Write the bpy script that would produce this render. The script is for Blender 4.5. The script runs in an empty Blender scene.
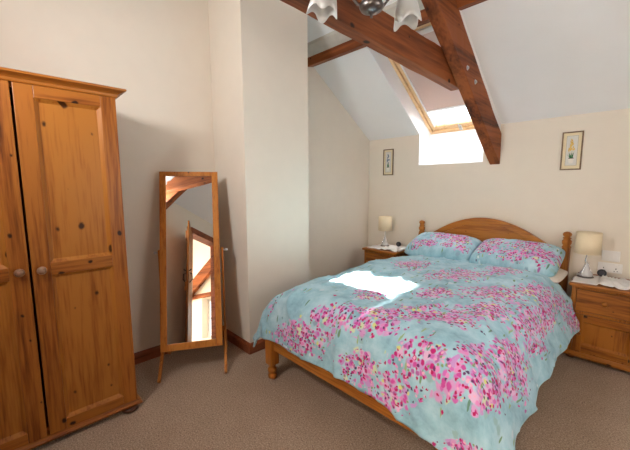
import bpy, bmesh, math, random
from mathutils import Vector, Matrix, noise
random.seed(7)
scn = bpy.context.scene
col = scn.collection

# ================= camera =================
YAW, PITCH, ROLL = 0.804664, 0.118715, -0.003961
fw = Vector((-math.sin(YAW) * math.cos(PITCH), math.cos(YAW) * math.cos(PITCH), -math.sin(PITCH)))
rt = Vector((math.cos(YAW), math.sin(YAW), 0)); up = rt.cross(fw)
rt2 = rt * math.cos(ROLL) + up * math.sin(ROLL); up2 = -rt * math.sin(ROLL) + up * math.cos(ROLL)
cam_d = bpy.data.cameras.new('camera'); cam = bpy.data.objects.new('camera', cam_d); col.objects.link(cam)
cam_d.sensor_width = 36; cam_d.lens = 326.36 / 630 * 36; cam_d.clip_start = .05
M = Matrix((rt2, up2, -fw)).transposed().to_4x4(); M.translation = Vector((2.616, -3.5, 1.325))
cam.matrix_world = M
scn.camera = cam

# ================= world, sun, daylight =================
w = bpy.data.worlds.new('sky'); scn.world = w; w.use_nodes = True
wn = w.node_tree; bg = wn.nodes['Background']
bg.inputs[0].default_value = (.86, .93, 1.0, 1); bg.inputs[1].default_value = 3.0

def lamp(name, kind, loc, direction, energy, color=(1, 1, 1), size=(1, 1), angle=.01, portal=False):
    d = bpy.data.lights.new(name, kind); o = bpy.data.objects.new(name, d); col.objects.link(o)
    d.energy = energy; d.color = color
    if kind == 'AREA':
        d.shape = 'RECTANGLE'; d.size, d.size_y = size
        d.cycles.is_portal = portal
    if kind == 'SUN': d.angle = angle
    o.location = loc
    o.rotation_euler = Vector(direction).to_track_quat('-Z', 'Y').to_euler()
    return o
# roof geometry: back slope z = HE - T*y, front slope z = HF + T*(y - YF)
HE, T = 1.903, 0.673
YF, HF = -3.95, 2.30
YR = (HE - HF + T * YF) / (2 * T)          # ridge
ZR = HE - T * YR
XR = 3.55                                  # right wall
lamp('sun', 'SUN', (0, 3, 4), (.14, -1.03, -.83), 85, (1, .96, .90), angle=.014)
# daylight through the roof window and front window; added fill at right and landing
lamp('daylight_back_roof_window', 'AREA', (1.045, -.10, 2.27), (0, -.5584, -.8296), 38, (.93, .96, 1), (.50, .42))
lamp('daylight_front_window', 'AREA', (1.30, YF + .03, 2.03), (.0, 1, -.02), 21, (1, .99, .98), (.36, .26))
lamp('fill_right', 'AREA', (XR - .03, -1.9, 1.35), (-1, 0, -.05), 12, (1, .98, .96), (1.2, .9))  # added fill from the right wall, no known window there
lamp('landing_fill', 'AREA', (3.1, -5.0, 2.6), (0, 0, -1), 14, (1, .97, .92), (.5, .5))  # added fill over the landing, kept out of the mirror's view
scn.view_settings.view_transform = 'Standard'; scn.view_settings.look = 'None'
scn.view_settings.exposure = 0.27; scn.view_settings.gamma = 1
scn.view_settings.use_curve_mapping = False
scn.cycles.max_bounces = 10; scn.cycles.diffuse_bounces = 6; scn.cycles.transparent_max_bounces = 12
scn.cycles.sample_clamp_indirect = 20
scn.cycles.use_denoising = True

# ================= materials =================
def srgb(r, g, b):
    f = lambda c: ((c / 255 + .055) / 1.055) ** 2.4 if c > 10 else c / 255 / 12.92
    return (f(r), f(g), f(b), 1)
def newmat(name):
    m = bpy.data.materials.new(name); m.use_nodes = True
    return m, m.node_tree, m.node_tree.nodes['Principled BSDF']
def link(nt, a, b): nt.links.new(a, b)
def node(nt, typ, **kw):
    n = nt.nodes.new(typ)
    for k, v in kw.items(): setattr(n, k, v)
    return n
def ramp(nt, stops):
    r = node(nt, 'ShaderNodeValToRGB'); e = r.color_ramp.elements
    e.remove(e[1]); e[0].position = stops[0][0]; e[0].color = stops[0][1]
    for p, c in stops[1:]:
        q = e.new(p); q.color = c
    return r
def plain(name, color, rough=.6, metal=0, noise_amt=.0, nscale=20, bump=0, spec=.5, sheen=0):
    m, nt, p = newmat(name)
    p.inputs['Roughness'].default_value = rough; p.inputs['Metallic'].default_value = metal
    p.inputs['Specular IOR Level'].default_value = spec
    if sheen: p.inputs['Sheen Weight'].default_value = sheen
    tc = node(nt, 'ShaderNodeTexCoord'); nz = node(nt, 'ShaderNodeTexNoise')
    nz.inputs['Scale'].default_value = nscale; nz.inputs['Detail'].default_value = 5
    link(nt, tc.outputs['Object'], nz.inputs['Vector'])
    c = Vector(color[:3])
    r = ramp(nt, [(.3, tuple(c * (1 - noise_amt)) + (1,)), (.7, tuple(min(1, v) for v in c * (1 + noise_amt)) + (1,))])
    link(nt, nz.outputs['Fac'], r.inputs['Fac']); link(nt, r.outputs['Color'], p.inputs['Base Color'])
    if bump:
        b = node(nt, 'ShaderNodeBump'); b.inputs['Strength'].default_value = bump; b.inputs['Distance'].default_value = .005
        link(nt, nz.outputs['Fac'], b.inputs['Height']); link(nt, b.outputs['Normal'], p.inputs['Normal'])
    return m
def wood(name, light, mid, dark, axis='Z', rough=.38, knots=.014, knot_scale=6, grain=1.0, coat=.06, streak=.5):
    m, nt, p = newmat(name)
    tc = node(nt, 'ShaderNodeTexCoord')
    mp = node(nt, 'ShaderNodeMapping')
    st = {'X': (.06, 1, 1), 'Y': (1, .06, 1), 'Z': (1, 1, .06)}[axis]
    mp.inputs['Scale'].default_value = st
    link(nt, tc.outputs['Object'], mp.inputs['Vector'])
    n1 = node(nt, 'ShaderNodeTexNoise'); n1.inputs['Scale'].default_value = 14 * grain; n1.inputs['Detail'].default_value = 4; n1.inputs['Distortion'].default_value = .6
    n2 = node(nt, 'ShaderNodeTexNoise'); n2.inputs['Scale'].default_value = 90 * grain; n2.inputs['Detail'].default_value = 3
    link(nt, mp.outputs[0], n1.inputs['Vector']); link(nt, mp.outputs[0], n2.inputs['Vector'])
    mx = node(nt, 'ShaderNodeMath', operation='MULTIPLY_ADD'); mx.inputs[1].default_value = streak
    link(nt, n2.outputs['Fac'], mx.inputs[0])
    m2 = node(nt, 'ShaderNodeMath', operation='MULTIPLY'); m2.inputs[1].default_value = 1 - streak * .6
    link(nt, n1.outputs['Fac'], m2.inputs[0]); link(nt, m2.outputs[0], mx.inputs[2])
    r = ramp(nt, [(.38, dark), (.50, mid), (.64, light)])
    link(nt, mx.outputs[0], r.inputs['Fac'])
    # knots
    sp = node(nt, 'ShaderNodeSeparateXYZ'); link(nt, tc.outputs['Object'], sp.inputs[0])
    ia = 'XYZ'.index(axis); oth = [k for k in range(3) if k != ia]
    ad = node(nt, 'ShaderNodeMath', operation='ADD'); link(nt, sp.outputs[oth[0]], ad.inputs[0]); link(nt, sp.outputs[oth[1]], ad.inputs[1])
    ml = node(nt, 'ShaderNodeMath', operation='MULTIPLY'); ml.inputs[1].default_value = .72; link(nt, sp.outputs[ia], ml.inputs[0])
    cb = node(nt, 'ShaderNodeCombineXYZ'); link(nt, ad.outputs[0], cb.inputs[0]); link(nt, ml.outputs[0], cb.inputs[1])
    v = node(nt, 'ShaderNodeTexVoronoi', voronoi_dimensions='2D'); v.inputs['Scale'].default_value = knot_scale
    kn = node(nt, 'ShaderNodeTexNoise'); kn.inputs['Scale'].default_value = 45; link(nt, cb.outputs[0], kn.inputs['Vector'])
    kv = node(nt, 'ShaderNodeVectorMath', operation='MULTIPLY_ADD'); kv.inputs[1].default_value = (.010, .010, 0)
    link(nt, kn.outputs['Color'], kv.inputs[0]); link(nt, cb.outputs[0], kv.inputs[2]); link(nt, kv.outputs[0], v.inputs['Vector'])
    ks = node(nt, 'ShaderNodeSeparateColor'); link(nt, v.outputs['Color'], ks.inputs[0])
    kd = node(nt, 'ShaderNodeMath', operation='MULTIPLY_ADD'); kd.inputs[1].default_value = knots * knot_scale * .9; link(nt, ks.outputs[0], kd.inputs[0]); link(nt, v.outputs['Distance'], kd.inputs[2])
    kr = ramp(nt, [(knots * knot_scale * .6, (1, 1, 1, 1)), (knots * knot_scale, (0, 0, 0, 1))])
    link(nt, kd.outputs[0], kr.inputs['Fac'])
    mixc = node(nt, 'ShaderNodeMix', data_type='RGBA')
    link(nt, kr.outputs['Color'], mixc.inputs[0]); link(nt, r.outputs['Color'], mixc.inputs[6])
    mixc.inputs[7].default_value = tuple(c * .28 for c in dark[:3]) + (1,)
    link(nt, mixc.outputs[2], p.inputs['Base Color'])
    p.inputs['Specular IOR Level'].default_value = .32; p.inputs['Roughness'].default_value = rough; p.inputs['Coat Weight'].default_value = coat; p.inputs['Coat Roughness'].default_value = .25
    b = node(nt, 'ShaderNodeBump'); b.inputs['Strength'].default_value = .12; b.inputs['Distance'].default_value = .004
    link(nt, mx.outputs[0], b.inputs['Height']); link(nt, b.outputs['Normal'], p.inputs['Normal'])
    return m
PINE = (srgb(160, 96, 34), srgb(130, 70, 20), srgb(86, 42, 10))
pine_v = wood('pine_vertical', *PINE, axis='Z')
pine_x = wood('pine_along_x', *PINE, axis='X')
pine_y = wood('pine_along_y', *PINE, axis='Y')
panel_v = wood('pine_panel', srgb(168, 106, 40), srgb(146, 84, 26), srgb(112, 60, 14), axis='Z', knots=.020, knot_scale=6.5)
BEDP = (srgb(178, 112, 42), srgb(148, 84, 26), srgb(104, 54, 12))
bed_x = wood('bed_pine_along_x', *BEDP, axis='X'); bed_z = wood('bed_pine_vertical', *BEDP, axis='Z')
NSP = (srgb(160, 98, 32), srgb(128, 70, 18), srgb(84, 42, 8))
ns_x = wood('bedside_pine_along_x', *NSP, axis='X'); ns_z = wood('bedside_pine_vertical', *NSP, axis='Z')
mir_w = wood('mirror_pine', srgb(190, 120, 48), srgb(166, 96, 34), srgb(132, 70, 20), axis='Z', knots=.008)
BEAM = (srgb(150, 84, 42), srgb(114, 58, 26), srgb(60, 30, 15))
beam_y = wood('stained_beam_along_y', *BEAM, axis='Y', rough=.65, knots=.022, knot_scale=3.4, grain=.6, coat=.03, streak=.35)
beam_x = wood('stained_beam_along_x', *BEAM, axis='X', rough=.65, knots=.02, knot_scale=3, grain=.6, coat=.03, streak=.35)
skirt_m = wood('stained_skirting', srgb(140, 76, 46), srgb(112, 56, 32), srgb(84, 40, 24), axis='Y', knots=.0, rough=.4)
win_w = wood('window_pine', srgb(228, 194, 150), srgb(216, 178, 130), srgb(196, 154, 106), axis='Y', knots=.0, rough=.3)
wall_m = plain('cream_wall_paint', srgb(230, 221, 207), .9, noise_amt=.012, nscale=9, bump=.03, spec=.2)
white_m = plain('white_ceiling_paint', srgb(236, 236, 236), .9, noise_amt=.01, nscale=6, bump=.02, spec=.2)
reveal_m = plain('white_gloss_reveal', srgb(238, 241, 245), .6, noise_amt=.006, nscale=8)
chrome = plain('polished_chrome', (.8, .8, .82), .12, 1, .02)
steel = plain('brushed_steel', (.55, .57, .6), .35, 1, .03)
pewter = plain('dark_pewter', (.20, .18, .17), .35, 1, .15, 60)
black_m = plain('black_plastic', (.02, .02, .025), .4, 0, .1)
iron = plain('black_iron', (.03, .028, .026), .5, .6, .2, 80, .2)
plastic = plain('white_plastic', srgb(232, 230, 228), .35, 0, .01)
cloth_m = plain('white_cotton_cloth', srgb(232, 228, 224), .9, 0, .03, 120, .15, .1)
sheet_m = plain('cream_sheet', srgb(226, 214, 200), .9, 0, .03, 60, .1, .1)
shade_m = plain('cream_lampshade', srgb(232, 216, 184), .85, 0, .03, 150, .1, .15)
knobwood = wood('dark_knob_wood', srgb(150, 116, 92), srgb(126, 92, 70), srgb(90, 60, 44), axis='X', knots=0, rough=.35, grain=3)
darkfoot = wood('dark_bun_foot', srgb(92, 54, 34), srgb(70, 38, 24), srgb(46, 24, 16), axis='Z', knots=0, rough=.4, grain=3)

def carpet():
    m, nt, p = newmat('beige_carpet')
    tc = node(nt, 'ShaderNodeTexCoord')
    n = node(nt, 'ShaderNodeTexNoise'); n.inputs['Scale'].default_value = 130; n.inputs['Detail'].default_value = 6; n.inputs['Roughness'].default_value = .75
    n2 = node(nt, 'ShaderNodeTexNoise'); n2.inputs['Scale'].default_value = 5; n2.inputs['Detail'].default_value = 3
    link(nt, tc.outputs['Object'], n.inputs['Vector']); link(nt, tc.outputs['Object'], n2.inputs['Vector'])
    r = ramp(nt, [(.36, srgb(120, 98, 81)), (.5, srgb(171, 145, 123)), (.64, srgb(207, 184, 161))])
    link(nt, n.outputs['Fac'], r.inputs['Fac'])
    mx = node(nt, 'ShaderNodeMix', data_type='RGBA', blend_type='MULTIPLY'); mx.inputs[0].default_value = 1
    r2 = ramp(nt, [(.3, (.90, .89, .88, 1)), (.7, (1, 1, 1, 1))])
    link(nt, n2.outputs['Fac'], r2.inputs['Fac']); link(nt, r.outputs['Color'], mx.inputs[6]); link(nt, r2.outputs['Color'], mx.inputs[7])
    link(nt, mx.outputs[2], p.inputs['Base Color'])
    p.inputs['Roughness'].default_value = 1; p.inputs['Specular IOR Level'].default_value = .05; p.inputs['Sheen Weight'].default_value = .1
    b = node(nt, 'ShaderNodeBump'); b.inputs['Strength'].default_value = .8; b.inputs['Distance'].default_value = .008
    link(nt, n.outputs['Fac'], b.inputs['Height']); link(nt, b.outputs['Normal'], p.inputs['Normal'])
    return m
carpet_m = carpet()

def glass_pane(name, tint=(1, 1, 1, 1), rough=0):
    m = bpy.data.materials.new(name); m.use_nodes = True; nt = m.node_tree; nt.nodes.clear()
    o = node(nt, 'ShaderNodeOutputMaterial'); tr = node(nt, 'ShaderNodeBsdfTransparent'); gl = node(nt, 'ShaderNodeBsdfGlossy')
    tr.inputs[0].default_value = tint; gl.inputs['Roughness'].default_value = rough
    mx = node(nt, 'ShaderNodeMixShader'); fr = node(nt, 'ShaderNodeFresnel'); fr.inputs[0].default_value = 1.25
    link(nt, fr.outputs[0], mx.inputs[0]); link(nt, tr.outputs[0], mx.inputs[1]); link(nt, gl.outputs[0], mx.inputs[2]); link(nt, mx.outputs[0], o.inputs[0])
    return m
pane_m = glass_pane('clear_window_glass')
def translucent(name, color, trans, tcol, rough=.7, gloss=.1, noise_s=0):
    m = bpy.data.materials.new(name); m.use_nodes = True; nt = m.node_tree; nt.nodes.clear()
    o = node(nt, 'ShaderNodeOutputMaterial'); d = node(nt, 'ShaderNodeBsdfDiffuse'); t = node(nt, 'ShaderNodeBsdfTranslucent'); g = node(nt, 'ShaderNodeBsdfGlossy')
    d.inputs[0].default_value = color; t.inputs[0].default_value = tcol; g.inputs['Roughness'].default_value = rough
    a = node(nt, 'ShaderNodeMixShader'); a.inputs[0].default_value = trans; b = node(nt, 'ShaderNodeMixShader'); b.inputs[0].default_value = gloss
    link(nt, d.outputs[0], a.inputs[1]); link(nt, t.outputs[0], a.inputs[2]); link(nt, a.outputs[0], b.inputs[1]); link(nt, g.outputs[0], b.inputs[2]); link(nt, b.outputs[0], o.inputs[0])
    return m
blind_m = translucent('pink_beige_blind', srgb(200, 182, 176), .05, srgb(220, 190, 170), gloss=.0)
frost_m = translucent('frosted_white_glass', srgb(232, 232, 230), .45, srgb(238, 238, 236), rough=.15, gloss=.12)
m_mirror = bpy.data.materials.new('mirror_silver'); m_mirror.use_nodes = True
_p = m_mirror.node_tree.nodes['Principled BSDF']; _p.inputs['Metallic'].default_value = 1; _p.inputs['Roughness'].default_value = 0.0; _p.inputs['Base Color'].default_value = (.80, .82, .81, 1)

def floral():
    m, nt, p = newmat('floral_cotton')
    pat = node(nt, 'ShaderNodeAttribute', attribute_name='pat'); fm = node(nt, 'ShaderNodeAttribute', attribute_name='fm')
    # base: pale duck-egg blue with watery darker dabs
    n = node(nt, 'ShaderNodeTexNoise'); n.inputs['Scale'].default_value = 7; n.inputs['Detail'].default_value = 6; n.inputs['Roughness'].default_value = .65
    link(nt, pat.outputs['Vector'], n.inputs['Vector'])
    base = ramp(nt, [(.30, srgb(122, 162, 180)), (.45, srgb(150, 192, 206)), (.58, srgb(170, 206, 218)), (.75, srgb(194, 220, 230))])
    link(nt, n.outputs['Fac'], base.inputs['Fac'])
    last = base.outputs['Color']
    def layer(last, scale, rad, thr, stops, seed, soft=.08, sx=1, sy=1, msrc=None, detail=.5):
        mp = node(nt, 'ShaderNodeMapping'); mp.inputs['Location'].default_value = (seed, seed * .7, 0); mp.inputs['Scale'].default_value = (sx, sy, 1)
        link(nt, pat.outputs['Vector'], mp.inputs['Vector'])
        # wobble
        wn_ = node(nt, 'ShaderNodeTexNoise'); wn_.inputs['Scale'].default_value = 60; link(nt, mp.outputs[0], wn_.inputs['Vector'])
        vm = node(nt, 'ShaderNodeVectorMath', operation='MULTIPLY_ADD'); vm.inputs[1].default_value = (.016, .016, 0)
        link(nt, wn_.outputs['Color'], vm.inputs[0]); link(nt, mp.outputs[0], vm.inputs[2])
        v = node(nt, 'ShaderNodeTexVoronoi', voronoi_dimensions='2D'); v.inputs['Scale'].default_value = scale; link(nt, vm.outputs[0], v.inputs['Vector'])
        sep = node(nt, 'ShaderNodeSeparateColor'); link(nt, v.outputs['Color'], sep.inputs[0])
        blob = ramp(nt, [(rad, (1, 1, 1, 1)), (rad + soft, (0, 0, 0, 1))]); link(nt, v.outputs['Distance'], blob.inputs['Fac'])
        # keep the cell if its random < mask
        s = node(nt, 'ShaderNodeMath', operation='MULTIPLY'); s.inputs[1].default_value = thr
        link(nt, (msrc or fm).outputs['Fac'], s.inputs[0])
        lt = node(nt, 'ShaderNodeMath', operation='LESS_THAN'); link(nt, sep.outputs[1], lt.inputs[0]); link(nt, s.outputs[0], lt.inputs[1])
        mul = node(nt, 'ShaderNodeMath', operation='MULTIPLY'); link(nt, blob.outputs['Color'], mul.inputs[0]); link(nt, lt.outputs[0], mul.inputs[1])
        c = ramp(nt, stops); c.color_ramp.interpolation = 'CONSTANT'; link(nt, sep.outputs[0], c.inputs['Fac'])
        mx = node(nt, 'ShaderNodeMix', data_type='RGBA'); link(nt, mul.outputs[0], mx.inputs[0]); link(nt, last, mx.inputs[6]); link(nt, c.outputs['Color'], mx.inputs[7])
        return mx.outputs[2]
    fs = node(nt, 'ShaderNodeAttribute', attribute_name='fs')
    last = layer(last, 22, .28, .55, [(0, srgb(150, 186, 190)), (.5, srgb(190, 210, 220)), (.8, srgb(140, 170, 190))], 2.2, .2, msrc=fs)
    last = layer(last, 46, .20, .9, [(0, srgb(116, 150, 116)), (.4, srgb(150, 176, 130)), (.7, srgb(100, 138, 120))], 5.1, .1, 1, .25, msrc=fs)
    last = layer(last, 24, .34, .85, [(0, srgb(212, 154, 204)), (.35, srgb(220, 180, 214)), (.62, srgb(204, 216, 176)), (.70, srgb(196, 146, 204))], 0, .25)
    last = layer(last, 44, .31, 1.0, [(0, srgb(202, 78, 158)), (.24, srgb(222, 138, 196)), (.46, srgb(190, 34, 116)), (.62, srgb(208, 106, 184)), (.84, srgb(212, 214, 130)), (.89, srgb(176, 100, 164))], 3.3, .22)
    last = layer(last, 66, .28, .60, [(0, srgb(182, 24, 92)), (.35, srgb(112, 48, 104)), (.50, srgb(232, 170, 200)), (.75, srgb(84, 64, 100)), (.86, srgb(130, 156, 104))], 7.7, .18)
    # printed dabs away from the flowers
    last = layer(last, 30, .18, .10, [(0, srgb(120, 158, 166)), (.5, srgb(214, 228, 230))], 9.1, .2, msrc=fs)
    link(nt, last, p.inputs['Base Color'])
    p.inputs['Roughness'].default_value = .85; p.inputs['Specular IOR Level'].default_value = .2; p.inputs['Sheen Weight'].default_value = .15
    nb = node(nt, 'ShaderNodeTexNoise'); nb.inputs['Scale'].default_value = 30; nb.inputs['Detail'].default_value = 3; link(nt, pat.outputs['Vector'], nb.inputs['Vector'])
    b = node(nt, 'ShaderNodeBump'); b.inputs['Strength'].default_value = .25; b.inputs['Distance'].default_value = .01
    link(nt, nb.outputs['Fac'], b.inputs['Height']); link(nt, b.outputs['Normal'], p.inputs['Normal'])
    return m
floral_m = floral()

# ================= mesh helpers =================
def obj(name, bm, mat, parent=None, smooth=False, bevel=0, seg=2):
    me = bpy.data.meshes.new(name)
    bmesh.ops.recalc_face_normals(bm, faces=bm.faces)
    bm.to_mesh(me); bm.free()
    if smooth:
        for f in me.polygons: f.use_smooth = True
    me.materials.append(mat)
    o = bpy.data.objects.new(name, me); col.objects.link(o)
    if parent: o.parent = parent
    if bevel:
        b = o.modifiers.new('bevel', 'BEVEL'); b.width = bevel; b.segments = seg; b.limit_method = 'ANGLE'; b.angle_limit = math.radians(40)
    return o
def tag(o, label=None, cat=None, group=None, kind=None):
    if label: o['label'] = label
    if cat: o['category'] = cat
    if group: o['group'] = group
    if kind: o['kind'] = kind
    return o
def thing(name, label, cat, loc=(0, 0, 0), rz=0, group=None):
    o = bpy.data.objects.new(name, None); col.objects.link(o); o.location = loc; o.rotation_euler = (0, 0, rz)
    o.empty_display_size = .1
    return tag(o, label, cat, group)
def struct(name, bm, mat, label=None, **kw): return tag(obj(name, bm, mat, **kw), label, kind='structure')
def box(bm, x0, x1, y0, y1, z0, z1):
    vs = [bm.verts.new((x, y, z)) for x in (x0, x1) for y in (y0, y1) for z in (z0, z1)]
    for f in ((0, 1, 3, 2), (4, 6, 7, 5), (0, 4, 5, 1), (2, 3, 7, 6), (0, 2, 6, 4), (1, 5, 7, 3)): bm.faces.new([vs[i] for i in f])
    return bm
def prism(bm, pts, off):
    off = Vector(off); a = [bm.verts.new(p) for p in pts]; b = [bm.verts.new(Vector(p) + off) for p in pts]
    bm.faces.new(a); bm.faces.new(b[::-1]); n = len(a)
    for i in range(n): bm.faces.new((a[i], b[i], b[(i + 1) % n], a[(i + 1) % n]))
    return bm
def lathe(bm, prof, c=(0, 0, 0), n=28, axis='Z', cap=True):
    c = Vector(c); rings = []
    for r, h in prof:
        ring = []
        for k in range(n):
            a = 2 * math.pi * k / n; u, v = r * math.cos(a), r * math.sin(a)
            p = {'Z': (u, v, h), 'X': (h, u, v), 'Y': (u, h, v)}[axis]
            ring.append(bm.verts.new(c + Vector(p)))
        rings.append(ring)
    for a, b in zip(rings, rings[1:]):
        for k in range(n): bm.faces.new((a[k], a[(k + 1) % n], b[(k + 1) % n], b[k]))
    if cap:
        bm.faces.new(rings[0]); bm.faces.new(rings[-1][::-1])
    return bm
def tube(bm, pts, rad, n=10):
    pts = [Vector(p) for p in pts]; rings = []
    rads = rad if isinstance(rad, (list, tuple)) else [rad] * len(pts)
    for i, p in enumerate(pts):
        d = (pts[min(i + 1, len(pts) - 1)] - pts[max(i - 1, 0)]).normalized()
        a = d.cross(Vector((0, 0, 1)) if abs(d.z) < .9 else Vector((1, 0, 0))).normalized(); b = d.cross(a)
        rings.append([bm.verts.new(p + (a * math.cos(2 * math.pi * k / n) + b * math.sin(2 * math.pi * k / n)) * rads[i]) for k in range(n)])
    for a, b in zip(rings, rings[1:]):
        for k in range(n): bm.faces.new((a[k], a[(k + 1) % n], b[(k + 1) % n], b[k]))
    bm.faces.new(rings[0]); bm.faces.new(rings[-1][::-1])
    return bm
def bar(bm, p, q, wx, wz, side=None):
    """rectangular bar from p to q; side = direction of its width"""
    p, q = Vector(p), Vector(q); d = (q - p).normalized()
    s = Vector(side).normalized() if side else d.cross(Vector((0, 0, 1))).normalized()
    u = s.cross(d).normalized()
    r = []
    for e in (p, q):
        r.append([bm.verts.new(e + s * a * wx / 2 + u * b * wz / 2) for a, b in ((-1, -1), (1, -1), (1, 1), (-1, 1))])
    for k in range(4): bm.faces.new((r[0][k], r[0][(k + 1) % 4], r[1][(k + 1) % 4], r[1][k]))
    bm.faces.new(r[0][::-1]); bm.faces.new(r[1])
    return bm
B = bmesh.new
def copy_tree(o, parent=None):
    c = o.copy(); col.objects.link(c); c.parent = parent
    for ch in [k for k in col.objects if k.parent == o]: copy_tree(ch, c)
    return c

# ================= room shell =================
struct('floor', box(B(), -.2, 4.3, -6.1, .4, -.1, 0), carpet_m, 'beige pile carpet')
RX0, RX1, RZ = .70, 1.395, 1.557           # roof window recess
bm = B()
box(bm, -.2, RX0, 0, .4, 0, HE); box(bm, RX1, XR + .2, 0, .4, 0, HE); 
prism(bm, [(RX0, 0, 0), (RX0, 0, RZ), (RX0, .27, 1.93), (RX0, .4, 1.93), (RX0, .4, 0)], (RX1 - RX0, 0, 0))
struct('wall_back', bm, wall_m, 'cream painted wall behind the bed')
bm = B()
prism(bm, [(0, .05, 0), (0, .05, HE + .05), (0, YR, ZR + .1), (0, YF - .05, HF + .05), (0, YF - .05, 0)], (-.12, 0, 0))
struct('wall_left', bm, wall_m, 'cream painted gable wall')
bm = B()
prism(bm, [(0, -1.52, 0), (0, -1.52, HE + 1.52 * T + .03), (0, -2.163, HE + 2.163 * T + .03), (0, -2.163, 0)], (.476, 0, 0))
struct('wall_pier', bm, wall_m, 'cream chimney pier standing out from the gable wall')
bm = B()
prism(bm, [(XR, .05, 0), (XR, .05, HE + .05), (XR, YR, ZR + .1), (XR, YF - .05, HF + .05), (XR, YF - .05, 0)], (.12, 0, 0))
struct('wall_right', bm, wall_m)
DX0, DX1 = 2.22, 2.98
bm = B(); box(bm, 0, DX0, YF - .12, YF, 0, HF); box(bm, DX1, XR + .1, YF - .12, YF, 0, HF); box(bm, DX0, DX1, YF - .12, YF, 2.0, HF)
struct('wall_front', bm, wall_m)
# ceiling slopes
SEC = math.sqrt(1 + T * T)
def roof_b(x, y, d=0): return (x, y, HE - T * y + d)
YT = -1.01                                  # top of the roof window opening
bm = B()
def slab(bm, x0, x1, ya, yb, f): prism(bm, [f(x0, ya), f(x1, ya), f(x1, yb), f(x0, yb)], (0, 0, .05))
slab(bm, -.12, RX0, 0, YR, roof_b); slab(bm, RX1, XR + .1, 0, YR, roof_b); slab(bm, RX0, RX1, YT, YR, roof_b)
def roof_f(x, y): return (x, y, HF + T * (y - YF))
slab(bm, -.12, XR + .1, YF - .1, YR, roof_f)
struct('ceiling', bm, white_m, 'white sloping ceiling')
# reveal around the roof window
OFF = 2.11
def wp(x, y, d=0): return (x, y, OFF + d - T * y)
bm = B()
for x, s in ((RX0 + .003, -1), (RX1 - .003, 1)):
    prism(bm, [(x, .003, RZ), (x, .27, 1.929), wp(x, -.86), roof_b(x, YT, .003), roof_b(x, .003, .003)], (.03 * s, 0, 0))
prism(bm, [(RX0, 0, RZ - .001), (RX1, 0, RZ - .001), (RX1, .27, 1.931), (RX0, .27, 1.931)], (0, -.003, .002))
prism(bm, [roof_b(RX0, YT), roof_b(RX1, YT), wp(RX1, -.86), wp(RX0, -.86)], (0, -.03, .01))
struct('trim_1', bm, reveal_m, 'white plastered reveal of the roof window')

# skylight window_1
g = thing('window_1', 'pine framed roof window with a half drawn pink-beige blind', 'window'); g['kind'] = 'structure'
U = Vector((1, 0, 0)); V = Vector((0, -1, T)).normalized(); N = Vector((0, T, 1)).normalized()
O = Vector((RX0, .27, OFF - T * .27)); WW = RX1 - RX0; WL = 1.12 * SEC
def L(u, v, w=0): return O + U * u + V * v + N * w
def sbox(bm, u0, u1, v0, v1, w0, w1):
    return prism(bm, [L(u0, v0, w0), L(u1, v0, w0), L(u1, v1, w0), L(u0, v1, w0)], N * (w1 - w0))
def sframe(bm, u0, u1, v0, v1, a, w0, w1, ab=None):
    ab = ab or a
    sbox(bm, u0, u0 + a, v0, v1, w0, w1); sbox(bm, u1 - a, u1, v0, v1, w0, w1)
    sbox(bm, u0 + a, u1 - a, v0, v0 + ab, w0, w1); sbox(bm, u0 + a, u1 - a, v1 - a, v1, w0, w1); return bm
obj('window_frame', sframe(B(), 0, WW, 0, WL, .034, 0, .09, .04), win_w, g, bevel=.003)
obj('sash', sframe(B(), .036, WW - .036, .043, WL - .036, .038, .018, .075, .062), win_w, g, bevel=.004)
obj('window_pane', sbox(B(), .074, WW - .074, .105, WL - .07, .05, .056), pane_m, g)
bm = B(); sbox(bm, .076, .092, .108, WL - .07, .008, .03); sbox(bm, WW - .092, WW - .076, .108, WL - .07, .008, .03); 
obj('blind_rail', bm, plastic, g)
VB = .36
bl = obj('blind', sbox(B(), .092, WW - .092, VB, WL - .085, .018, .020), blind_m, g)
bm = B(); sbox(bm, .090, WW - .090, VB - .022, VB, .012, .028); obj('blind_bar', bm, plastic, bl)
obj('blind_box', sbox(B(), .074, WW - .074, WL - .115, WL - .072, -.005, .035), plastic, g)
bm = B(); sbox(bm, .355, .385, .030, .10, -.016, .0); tube(bm, [L(.37, .055, -.02), L(.37, .095, -.03), L(.37, .13, -.018)], .007)
obj('window_catch', bm, steel, g)

# small high window in the front wall (behind the camera)
g2 = thing('window_2', 'small high white framed window in the front wall', 'window'); g2['kind'] = 'structure'
bm = B()
box(bm, 1.08, 1.12, YF, YF + .02, 1.86, 2.20); box(bm, 1.48, 1.52, YF, YF + .02, 1.86, 2.20); box(bm, 1.12, 1.48, YF, YF + .02, 1.86, 1.90); box(bm, 1.12, 1.48, YF, YF + .02, 2.16, 2.20)
obj('window_frame', bm, plastic, g2)
# unseen window frame, added to go with the right fill light
g3 = thing('added_window_3', 'unseen white window frame added around the right-hand fill light', 'window'); g3['kind'] = 'structure'
bm = B(); X3 = XR - .022
box(bm, X3, XR, -2.55, -2.5, .85, 1.85); box(bm, X3, XR, -1.3, -1.25, .85, 1.85); box(bm, X3, XR, -2.5, -1.3, .85, .9); box(bm, X3, XR, -2.5, -1.3, 1.8, 1.85)
obj('window_frame', bm, plastic, g3)

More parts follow.
